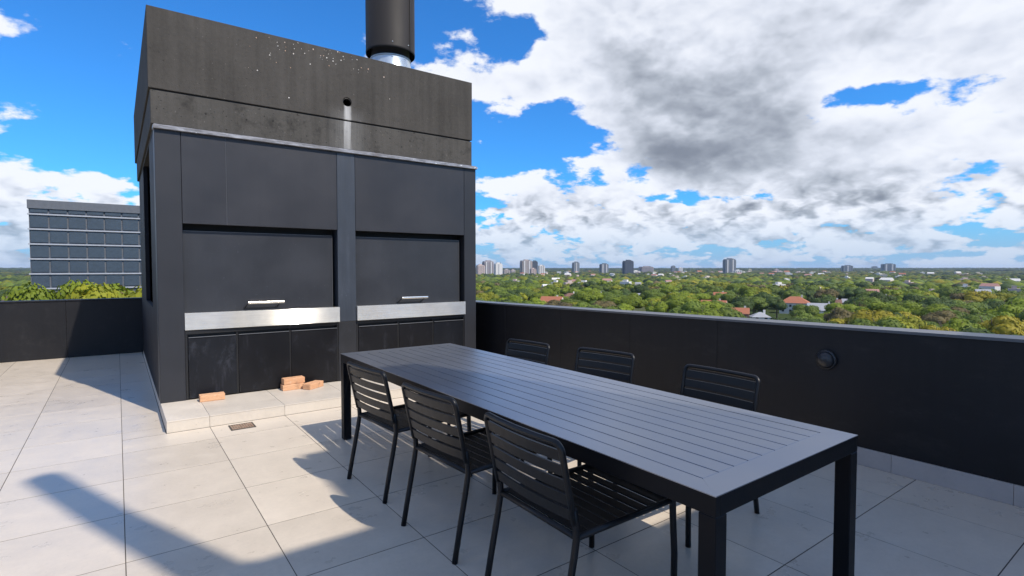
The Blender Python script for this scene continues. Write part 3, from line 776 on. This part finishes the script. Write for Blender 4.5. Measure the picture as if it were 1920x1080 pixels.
# ---- houses (x, y, width, depth, rotation deg, wall colour, roof colour, style, label)
ROOF = {}
def simple(name, c, rough=.85, mot=.25):
    if name not in ROOF: ROOF[name] = painted(name, c, rough, mot, .1, spec=.2, bumpy=0)
    return ROOF[name]
terra = lambda: simple('terracotta_roof', (.33, .13, .075)); brown = lambda: simple('brown_roof', (.17, .095, .07)); pink = lambda: simple('pinkish_roof', (.36, .20, .17))
greyr = lambda: simple('grey_roof', (.30, .31, .33)); white = lambda: simple('white_wall', (.62, .60, .57)); cream = lambda: simple('cream_wall', (.60, .52, .42)); slate = lambda: simple('slate_roof', (.045, .055, .065))
glass = simple('window_glass', (.03, .04, .05), .15)
def house(name_, x_, y_, wd, dp, hh, rh, rot, wm, rm, style, label):
    r_ = empty('house', (x_, y_, GZ), R(rot)); setp(r_, label, 'house', 'houses among the trees beyond the parapet')
    obj('wall', B(-wd/2, wd/2, -dp/2, dp/2, 0, hh), wm, r_)
    bm = bmesh.new(); ov = .45
    if style == 'gable':
        prism(bm, [(-dp/2-ov, hh-.1), (dp/2+ov, hh-.1), (dp/2+ov, hh+.12), (0, hh+rh+.15), (-dp/2-ov, hh+.12)], 'x', -wd/2-ov+.3, wd/2+ov-.3)
        gb = bmesh.new(); 
        for sx in (-1, 1): prism(gb, [(-dp/2, hh+.001), (dp/2, hh+.001), (0, hh+rh*.96)], 'x', sx*(wd/2+.14), sx*(wd/2+.22))
        obj('gable_wall', gb, wm, r_)
    elif style == 'hip':
        b0 = [(-wd/2-ov, -dp/2-ov), (wd/2+ov, -dp/2-ov), (wd/2+ov, dp/2+ov), (-wd/2-ov, dp/2+ov)]
        vs = [bm.verts.new((a_, b_, hh+.02)) for a_, b_ in b0]; rl = max(.2, (wd-dp)/2)
        t0 = bm.verts.new((-rl, 0, hh+rh)); t1 = bm.verts.new((rl, 0, hh+rh))
        bm.faces.new((vs[0], vs[1], t1, t0)); bm.faces.new((vs[1], vs[2], t1)); bm.faces.new((vs[2], vs[3], t0, t1)); bm.faces.new((vs[3], vs[0], t0)); bm.faces.new(vs[::-1])
    else:
        box(bm, -wd/2-.2, wd/2+.2, -dp/2-.2, dp/2+.2, hh+.01, hh+.35)
    rf = obj('roof', bm, rm, r_)
    if style != 'flat': obj('chimney', B(wd*.2, wd*.2+.8, .6, 1.4, hh+.3, hh+rh+.9), white(), rf)
    for sgn, ln, ax in ((-1, wd, 'y'), (-1, dp, 'x')):
        k = max(1, int(ln/3.5))
        for i in range(k):
            c_ = -ln/2+(i+.5)*ln/k
            for zz in ([1.2, 4.0] if hh > 5 else [1.2]):
                if ax == 'y': bb = B(c_-.6, c_+.6, -dp/2-.04, -dp/2+.02, zz, zz+1.3)
                else: bb = B(-wd/2-.04, -wd/2+.02, c_-.6, c_+.6, zz, zz+1.3)
                obj('window', bb, glass, r_)
HOUSES = [
 (210,245,13,9,5.6,3.4,-58,white,terra,'gable','white house with terracotta gable roof and white gable end just above the parapet'),
 (255,278,13,10,5.5,3.2,-20,cream,brown,'hip','cream house with brown hipped roof behind the white gabled house'),
 (270,266,10,8,5.6,3.0,-40,white,brown,'gable','white walled house with brown roof and bright chimney right of the brown hipped roof'),
 (312,293,8,6,6,1,-30,white,greyr,'flat','small white flat roofed block peeking over the trees'),
 (291,243,9,7,6.5,2.2,-45,white,greyr,'gable','small pale house half buried in green trees, centre of the view'),
 (260,169,13,8,5.4,3.2,-62,white,terra,'gable','house with orange tiled roof and white gables beside yellow trees'),
 (346,220,9,7,5.8,3,-50,pink,terra,'gable','little pinkish house with steep orange roof behind the yellow trees'),
 (330,205,8,6,5.0,2.5,-35,cream,slate,'gable','low house with a dark slate roof next to the little pinkish house'),
 (222,131,7,5,6.0,2.4,-60,pink,terra,'gable','narrow pink house with small red roof touching the parapet line'),
 (222,122,7,6,5.2,2,-50,white,greyr,'hip','pale house with light grey hipped roof just above the parapet'),
 (208,108,6,5,5.2,1.6,-50,white,greyr,'flat','small white flat roofed annexe just above the parapet'),
 (216,102,10,7,5.0,2,-50,cream,pink,'hip','cream house with faded pink roof just above the parapet'),
 (314,152,15,10,6.2,3.6,-68,white,terra,'hip','large white two storey house with orange hipped roof at the right'),
 (284,124,13,9,5.0,3.4,-64,white,greyr,'gable','house with a wide grey gable roof in front of the large white house'),
 (401,188,16,9,6.0,3.0,-60,white,terra,'hip','long orange roofed house behind the large white house'),
 (234,87,11,8,4.8,2.4,-66,pink,pink,'hip','pink roofed low house at the lower right above the parapet'),
 (415,144,13,8,5,2.6,-70,cream,pink,'gable','cream house with pinkish roof at the right edge under the dark tree'),
 (350,125,12,8,5,2.8,-62,pink,brown,'hip','pinkish house with brown hipped roof near the right edge'),
 (360,141,9,7,5,2.2,-70,white,greyr,'gable','small white house with light grey roof between trees at the right'),
 (342,143,8,6,5,2.4,-60,cream,brown,'gable','small cream house with brown gable roof behind the grey roofed houses'),
 (185,246,8,6,6.0,2.2,-40,white,greyr,'hip','white roofed house peeking above the parapet near the barbecue block'),
 (178,224,12,5,6.2,.6,-40,white,white,'flat','row of low white flat roofed garages right above the parapet'),
 (332,248,7,6,6,2,-40,white,greyr,'gable','small white house among olive trees in the middle distance'),
 (865,388,14,9,7,1,-60,white,greyr,'flat','long pale flat roofed hall in the trees at the far right'),
 (977,395,22,10,7,1,-65,cream,greyr,'flat','very long low cream hall in the far trees under the grey tower'),
 (998,379,14,10,6.5,2,-65,cream,pink,'gable','pinkish roofed hall right of the very long low hall'),
]
for h in HOUSES: house('house', h[0], h[1], h[2], h[3], h[4], h[5], h[6], h[7](), h[8](), h[9], h[10])

# ---- towers
def tower(x_, y_, wd, h, wall, band, label, style=0, wings=1):
    ang = math.atan2(x_, y_); r_ = empty('tower_block', (x_, y_, GZ), -ang+R(18 if style != 3 else -22)); d_ = wd*.62; wd = wd*.80
    setp(r_, label, 'tower block', 'tower blocks on the skyline')
    obj('wall', B(-wd/2, wd/2, -d_/2, d_/2, 0, h), wall, r_)
    bm = bmesh.new(); n = int(h/3)
    cols_ = max(3, int(wd/5))
    for i in range(1, n):
        z_ = i*3
        for c_ in range(cols_):
            cx = -wd/2+(c_+.5)*wd/cols_
            if style == 2 and c_ % 2 == 0: continue
            box(bm, cx-wd/cols_*.30, cx+wd/cols_*.30, -d_/2-.06, -d_/2+.05, z_+.5, z_+2.1)
        for c_ in range(2):
            cy = -d_/4+c_*d_/2
            box(bm, -wd/2-.06, -wd/2+.05, cy-d_*.14, cy+d_*.14, z_+.5, z_+2.1)
    obj('window_rows', bm, band, r_, kind='stuff')
    bm = bmesh.new()
    if wings:
        box(bm, -wd*.5-wd*.10, -wd*.5-.07, -d_*.30, d_*.35, 0, h*.94); box(bm, wd*.5+.001, wd*.5+wd*.12, -d_*.35, d_*.3, 0, h*.95)
        obj('side_wing', bm, wall, r_)
    obj('roof_house', B(-wd*.22, wd*.2, -d_*.3, d_*.2, h+.001, h+max(2.5, h*.06)), wall, r_)
    obj('water_tank', B(wd*.24, wd*.38, -d_*.2, d_*.1, h+.001, h+2), band, r_)
    if style in (1, 2):
        bm = bmesh.new()
        for c_ in ((-.28, .28) if style == 1 else (0,)): box(bm, c_*wd-wd*.07, c_*wd+wd*.07, -d_/2-.9, -d_/2-.07, 1, h*.97)
        obj('balcony_stack', bm, simple('pale_balcony', (.55, .54, .53)), r_)
mauve = simple('mauve_grey_wall', (.30, .27, .28)); pinkw = simple('pink_beige_wall', (.50, .40, .36)); greyw = simple('tower_grey', (.17, .19, .215)); dark = simple('tower_dark', (.075, .09, .115))
wht = simple('tower_white', (.62, .60, .57)); wing_ = simple('tower_window', (.10, .11, .13), .3); wind = simple('tower_window_dark', (.045, .05, .06), .3); yel = simple('tower_yellow', (.50, .46, .30)); tan = simple('tower_tan', (.38, .33, .31))
TW = [(750,1157,21,34.2,pinkw,wing_,'pink beige tower block right beside the barbecue edge',0),
 (808,1209,30,44.8,mauve,wing_,'tallest mauve grey tower block of the left cluster',1),
 (787,1130,21,38.3,wht,wing_,'white stepped tower block in the left cluster',2),
 (898,1249,21,21.4,tan,wing_,'low wide pale block right of the left tower cluster',0),
 (1035,1403,16,20.8,tan,wing_,'small pale low block at the right end of the left cluster',0),
 (944,1216,34,48.2,tan,wing_,'tall broad beige tower block, highest of the second cluster',1),
 (1170,1459,22,50.1,dark,wind,'dark blue tower block behind the broad beige one',0),
 (859,1077,16,24.6,pinkw,wind,'low orange and white block at the foot of the broad beige tower',0),
 (924,1124,20,33.0,wht,wing_,'bright white gabled tower block of the second cluster',0),
 (1200,1282,23,45.1,greyw,wind,'slender tower block with a white central strip standing alone',2),
 (1194,1151,26,39.0,greyw,wing_,'blue grey tower block with pale right flank',1),
 (1253,1108,32,48.8,dark,wind,'dark blue grey tower block with stepped roof left of centre skyline',0),
 (1357,1167,28,17.3,wht,wing_,'low white block beside the dark stepped tower',0),
 (1730,1434,56,32.5,mauve,wind,'wide hazy grey block far behind the low white block',0),
 (1984,1493,19,35.5,greyw,wind,'thin far grey tower left of a small white one',0),
 (2010,1474,21,28.4,wht,wing_,'small far white tower with pointed top',0),
 (1550,955,37,54.5,greyw,wing_,'big grey tower block standing alone above the trees',1),
 (1523,910,24,19.5,wht,wing_,'low white block at the right foot of the big grey tower',0),
 (2070,1184,13,21.7,yel,wing_,'narrow far yellow block right of the big grey tower',0),
 (2157,1120,17,21.7,pinkw,wing_,'small far pink and white block on the skyline',0),
 (2605,1037,43,37.8,greyw,wind,'far wide blue grey block with a white edge at the right',2),
 (3027,1022,57,46.8,greyw,wind,'far pair of grey slabs at the right end of the skyline',1),
 (4956,1769,40,41.2,greyw,wind,'tiny hazy tower between the two far right slabs',0)]
for a_ in TW: tower(*a_)

# glass block at the far left, seen past the barbecue
lb = empty('office_block', (-4, 144, GZ)); setp(lb, 'grey glass office block rising over the trees at the far left', 'building')
obj('wall', B(-10, 14, 0, 14, 0, 39.6), simple('office_grey', (.12, .13, .15)), lb)
for i in range(13):
    z_ = 1+i*3
    obj('floor_band', B(-10.2, 14.2, -.35, -.001, z_-.28, z_), simple('office_band', (.34, .36, .40)), lb)
    for k in range(8):
        if i < 7 and k > 0: continue
        obj('window', B(-9.8+k*3.0, -7.1+k*3.0, -.22, -.003, z_+.25, z_+2.45), simple('office_glass', (.055, .075, .10), .12), lb)
obj('roof_band', B(-10.2, 14.2, -.4, 14.1, 38.0, 39.7), simple('office_grey', (.12, .13, .15)), lb)

# ---- trees
def in_view(x_, y_, margin=3):
    b_ = math.degrees(math.atan2(x_, y_))
    return (30.5 < b_ < 84) or (-12 < b_ < 3.4)
def seen(x_, y_, top):
    r_ = math.hypot(x_, y_); b_ = math.atan2(x_, y_)
    if math.degrees(b_) < 10: return r_ > 36
    dw = 4.5/math.sin(b_)
    return (1.49-top)/r_ < (1.49-.98)/dw*1.12
blk = [(h[0], h[1], max(h[2], h[3])*.62+2.0) for h in HOUSES]
def clear_of(x_, y_, rr_):
    r_ = math.hypot(x_, y_)
    for hx, hy, hr in blk:
        d_ = math.hypot(hx-x_, hy-y_)
        if d_ < hr+rr_*.6: return False
        # keep the sight line to the roof: no tall tree just in front
        hd = math.hypot(hx, hy); off = abs(x_*hy-y_*hx)/hd
        if r_ < hd and hd-r_ < 34 and off < hr*.8+rr_*.45: return False
    for a_ in TW:
        if math.hypot(a_[0]-x_, a_[1]-y_) < a_[2]*.7: return False
    return True
pts = []
g = np.random.default_rng(21)
def scatter(r0, r1, sp):
    out = []
    n = int(r1/sp)+1
    for i in range(-int(r1*.25/sp), n):
        for j in range(0, n):
            x_ = (i+g.uniform(-.42, .42)+(j % 2)*.5)*sp; y_ = (j+g.uniform(-.42, .42))*sp
            r_ = math.hypot(x_, y_)
            if r0 <= r_ < r1 and in_view(x_, y_): out.append((x_, y_, r_))
    return out
near = [q_ for q_ in scatter(34, 620, 12.0)]
def pick_kind(x_, y_):
    n1 = mnoise.noise(Vector((x_*.012, y_*.012, 3))); n2 = mnoise.noise(Vector((x_*.03, y_*.03, 9)))
    u = n1*.9+n2*.6+g.normal()*.20
    if g.uniform() < .05: return 'olive brown'
    if u < -.26: return 'dark green'
    if u < .06: return 'mid green'
    if u < .30: return 'bright green'
    if u < .55: return 'yellow green'
    return 'autumn yellow'
cands = []
for x_, y_, r_ in near:
    # fewer trees on streets and lawns further out
    if mnoise.noise(Vector((x_*.02, y_*.02, 17))) < -.32: continue
    rad = g.uniform(5.6, 9.6); hgt = g.uniform(8.5, 13.5) + (rad-5)*.6
    b_ = math.degrees(math.atan2(x_, y_))
    if b_ < 10 and r_ > 115: hgt = g.uniform(9, 14)
    elif b_ < 10: rad *= 1.0; hgt = g.uniform(24.5, 27.5)
    if not clear_of(x_, y_, rad): continue
    if not seen(x_, y_, GZ+hgt): continue
    cands.append((x_, y_, r_, rad, hgt, pick_kind(x_, y_)))
# a few landmark crowns of the photograph
LM = [(243,172,6.5,12.5,'autumn yellow'),(247,160,5.5,11.5,'autumn yellow'),(236,150,5.0,10.5,'autumn yellow'),(232,186,7.0,12.0,'bright green'),(222,196,6.5,12,'bright green'),(238,207,7,13,'bright green'),
      (284,172,8,14,'mid green'),(290,160,8,14.5,'dark green'),(276,160,7,12,'mid green'),(165,228,7,12.5,'bright green'),(176,262,6.5,13,'yellow green'),(200,262,6,13,'yellow green'),(172,270,6,13,'autumn yellow'),
      (262,79,8,13,'dark green'),(256,68,8,13.5,'olive brown'),(247,101,8,12.5,'bright green'),(240,112,7,11.5,'mid green'),(226,96,6.5,10,'bright green')]
keep = []
for c_ in cands:
    if any(math.hypot(c_[0]-l_[0], c_[1]-l_[1]) < (c_[3]+l_[2])*.55 for l_ in LM): continue
    keep.append(c_)
cands = [(l_[0], l_[1], math.hypot(l_[0], l_[1]), l_[2], l_[3], l_[4]) for l_ in LM]+keep
cands.sort(key=lambda c_: c_[2]/c_[3]+(400 if c_[0]/c_[1] < .1 and c_[2] > 90 else 0))
NT = 298
def side_of(x_, y_, hx, hy):
    r_, hr = math.hypot(x_, y_), math.hypot(hx, hy); db = math.atan2(x_, y_)-math.atan2(hx, hy)
    lat = db*r_
    if abs(lat) > 5: return 'right of' if lat > 0 else 'left of'
    return 'behind' if r_ > hr else 'in front of'
SH = ['the white gabled terracotta house', 'the brown hipped house', 'the white house with bright chimney', 'the small white flat block', 'the small pale half hidden house', 'the orange roofed house by the yellow trees',
      'the little pinkish house', 'the dark slate roofed house', 'the narrow pink house', 'the light grey hipped house', 'the small white annexe', 'the faded pink roofed house', 'the large white orange roofed house',
      'the wide grey gabled house', 'the long orange roofed house', 'the low pink roofed house', 'the cream house at the right edge', 'the pinkish brown roofed house', 'the small light grey roofed house', 'the small cream brown roofed house',
      'the white roofed house near the barbecue', 'the row of white garages', 'the small white house among olive trees', 'the long pale hall', 'the very long cream hall', 'the pinkish roofed hall']
TWN = [(math.atan2(a_[0], a_[1]), a_[6]) for a_ in TW]
SEENL = {}
def tree_label(x_, y_, r_, kind, rad, hgt):
    size = ('tall ' if hgt > 12.3 else ('low ' if hgt < 10.2 else ''))+('broad' if rad > 8.2 else ('small' if rad < 6.6 else 'round'))
    b_ = math.degrees(math.atan2(x_, y_))
    if b_ < 10: return f'tall {size} {kind} tree at the left, ' + ('nearest, ' if r_ < 55 else '') + ('right in front of' if b_ > -2 else ('before the middle of' if b_ > -6 else 'left of'))+' the glass office block'
    best = min(range(len(HOUSES)), key=lambda i: math.hypot(HOUSES[i][0]-x_, HOUSES[i][1]-y_))
    d_ = math.hypot(HOUSES[best][0]-x_, HOUSES[best][1]-y_)
    if d_ < 34: return f'{size} {kind} tree {side_of(x_, y_, HOUSES[best][0], HOUSES[best][1])} {SH[best]}'
    ti = min(range(len(TWN)), key=lambda i: abs(TWN[i][0]-math.atan2(x_, y_)))
    zone = 'just over the parapet' if r_ < 205 else ('in the near canopy' if r_ < 245 else ('in the middle canopy' if r_ < 285 else 'in the back canopy'))
    short = TWN[ti][1].split(' block')[0].split(' tower')[0]; db = math.degrees(math.atan2(x_, y_)-TWN[ti][0])
    pos = 'far left of' if db < -2.6 else ('left of' if db < -.8 else ('under' if db < .8 else ('right of' if db < 2.6 else 'far right of')))
    return f'{size} {kind} tree {zone}, {pos} the {short} tower'
for i, (x_, y_, r_, rad, hgt, kind) in enumerate(cands[:NT]):
    rt = empty('tree', (x_, y_, GZ), g.uniform(0, 6.28))
    lab = tree_label(x_, y_, r_, kind, rad, hgt)
    setp(rt, ' '.join(lab.split()[:16]), 'tree', 'trees beyond the parapet wall')
    th_ = hgt*.28; ch = hgt-th_; me = CROWN_FINE if r_ < 110 and x_/y_ < .1 else CROWN[i % len(CROWN)]
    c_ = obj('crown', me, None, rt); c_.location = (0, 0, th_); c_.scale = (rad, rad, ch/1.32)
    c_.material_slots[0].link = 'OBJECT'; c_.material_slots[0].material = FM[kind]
    tk = obj('trunk', TRUNK, None, rt); tk.location = (0, 0, hgt*.26); tk.scale = (hgt*.5, hgt*.5, hgt*.74)
# mid forest: one mesh of leafy crowns
def forest(name, items, protos, jitter=.25):
    Vs, Ls, Ss, Cs = [], [], [], []; off = 0
    for (x_, y_, r_, rad, hgt, kind) in items:
        V, loops, sizes = protos[int(g.integers(len(protos)))]
        a_ = g.uniform(0, 6.28); ca, sa = math.cos(a_), math.sin(a_)
        W_ = np.empty_like(V); sx = rad*g.uniform(.9, 1.15)
        W_[:, 0] = (V[:, 0]*ca-V[:, 1]*sa)*sx+x_; W_[:, 1] = (V[:, 0]*sa+V[:, 1]*ca)*sx+y_
        W_[:, 2] = V[:, 2]*hgt*.62+hgt*.15+gheight(r_)
        Vs.append(W_); Ls.append(loops+off); Ss.append(sizes); off += len(V)
        c_ = np.array(FOL[kind])*g.uniform(.7, 1.15)*(1 if r_ < 900 else (.72 if r_ < 1500 else .5)); cc_ = np.ones((len(V), 4)); cc_[:, :3] = c_; Cs.append(cc_)  # distant crowns get darker leaf colour, standing for the shaded gaps between them
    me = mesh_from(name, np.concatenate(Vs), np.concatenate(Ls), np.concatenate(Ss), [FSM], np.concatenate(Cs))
    return obj(name, me, None, kind='stuff')
def proto(seed, nl, nq, q, sub=True):
    V, Q, lob = crown_arrays(seed, nl, nq, q); cv, cf = core(lob, .96)
    return (np.concatenate([V, cv]), np.concatenate([Q.ravel(), (cf+len(V)).ravel()]), np.concatenate([np.full(len(Q), 4), np.full(len(cf), 3)]))
PM = [proto(500+i, 5, 16, .12) for i in range(6)]
def blobp(seed):
    gg = np.random.default_rng(seed); V, F = I1; V = V.copy()
    V = V*gg.uniform(.72, 1.15, (len(V), 1))*np.array([1, 1, .62]); V[:, 2] += .6
    f = F[(V[F].mean(1)[:, 2] > .25)]
    return (V, f.ravel(), np.full(len(f), 3))
PF = [blobp(900+i) for i in range(10)]
mid = cands[NT:]
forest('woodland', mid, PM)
far = []
for x_, y_, r_ in scatter(620, 1500, 12.5):
    if g.uniform() < .12 or mnoise.noise(Vector((x_*.008, y_*.008, 5))) < -.30: continue
    if not clear_of(x_, y_, 5): continue
    far.append((x_, y_, r_, g.uniform(6.5, 10), g.uniform(8, 15), pick_kind(x_*.5, y_*.5)))
for x_, y_, r_ in scatter(1500, 3200, 24):
    far.append((x_, y_, r_, g.uniform(10, 18), g.uniform(9, 16), pick_kind(x_*.3, y_*.3)))
for x_, y_, r_ in scatter(3200, 7200, 48):
    far.append((x_, y_, r_, g.uniform(18, 38), g.uniform(9, 20), 'dark green' if g.uniform() < .6 else 'mid green'))
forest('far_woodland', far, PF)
# far small houses, each its own
WB = [white(), cream(), pinkw, wht]; RB = [greyr(), terra(), white(), pink()]
fh = 0
gg = random.Random(12)
while fh < 110:
    r_ = gg.uniform(430, 2300)**1.0; b_ = R(gg.uniform(33, 82)); x_, y_ = r_*math.sin(b_), r_*math.cos(b_)
    s_ = gg.uniform(5, 10)*(1+r_/2600); hh = gg.uniform(8, 11)+r_/500
    bm = bmesh.new(); box(bm, -s_/2, s_/2, -s_*.35, s_*.35, 0, hh); gab = gg.random() < .5
    if gab: prism(bm, [(-s_*.36, hh+.01), (s_*.36, hh+.01), (0, hh+s_*.22)], 'x', -s_/2, s_/2, mi=1)
    else: box(bm, -s_*.2, s_*.2, -s_*.2, s_*.2, hh+.01, hh+2, mi=0)
    wi_, ri_ = gg.randrange(4), gg.randrange(4)
    o = obj('house', bm, [WB[wi_], RB[ri_]], None, (x_, y_, GZ), -b_+R(gg.uniform(-35, 35)))
    ti = min(range(len(TWN)), key=lambda i: abs(TWN[i][0]-b_)); sd_ = 'right' if b_ > TWN[ti][0] else 'left'
    lb_ = f"far {('white', 'cream', 'pink', 'pale')[wi_]} {('grey gabled', 'red gabled', 'white gabled', 'pink gabled')[ri_] if gab else 'flat'} house, {'low' if r_ < 900 else ('mid' if r_ < 1500 else 'high')} {sd_} of {TWN[ti][1].split(' block')[0]}"
    setp(o, ' '.join(lb_.split()[:16]), 'house', 'tiny far houses in the trees'); fh += 1

# ------------------------------------------------------------------ haze
m = bpy.data.materials.new('haze'); m.use_nodes = True; t = m.node_tree; t.nodes.clear()
pv = t.nodes.new('ShaderNodeVolumePrincipled'); pv.inputs['Color'].default_value = (.62, .78, 1.0, 1); pv.inputs['Density'].default_value = .00006
pv.inputs['Anisotropy'].default_value = .1
ou = t.nodes.new('ShaderNodeOutputMaterial'); t.links.new(pv.outputs[0], ou.inputs['Volume'])
obj('haze', B(-14500, 14500, -14500, 14500, GZ-1.5, 60), m, kind='stuff')
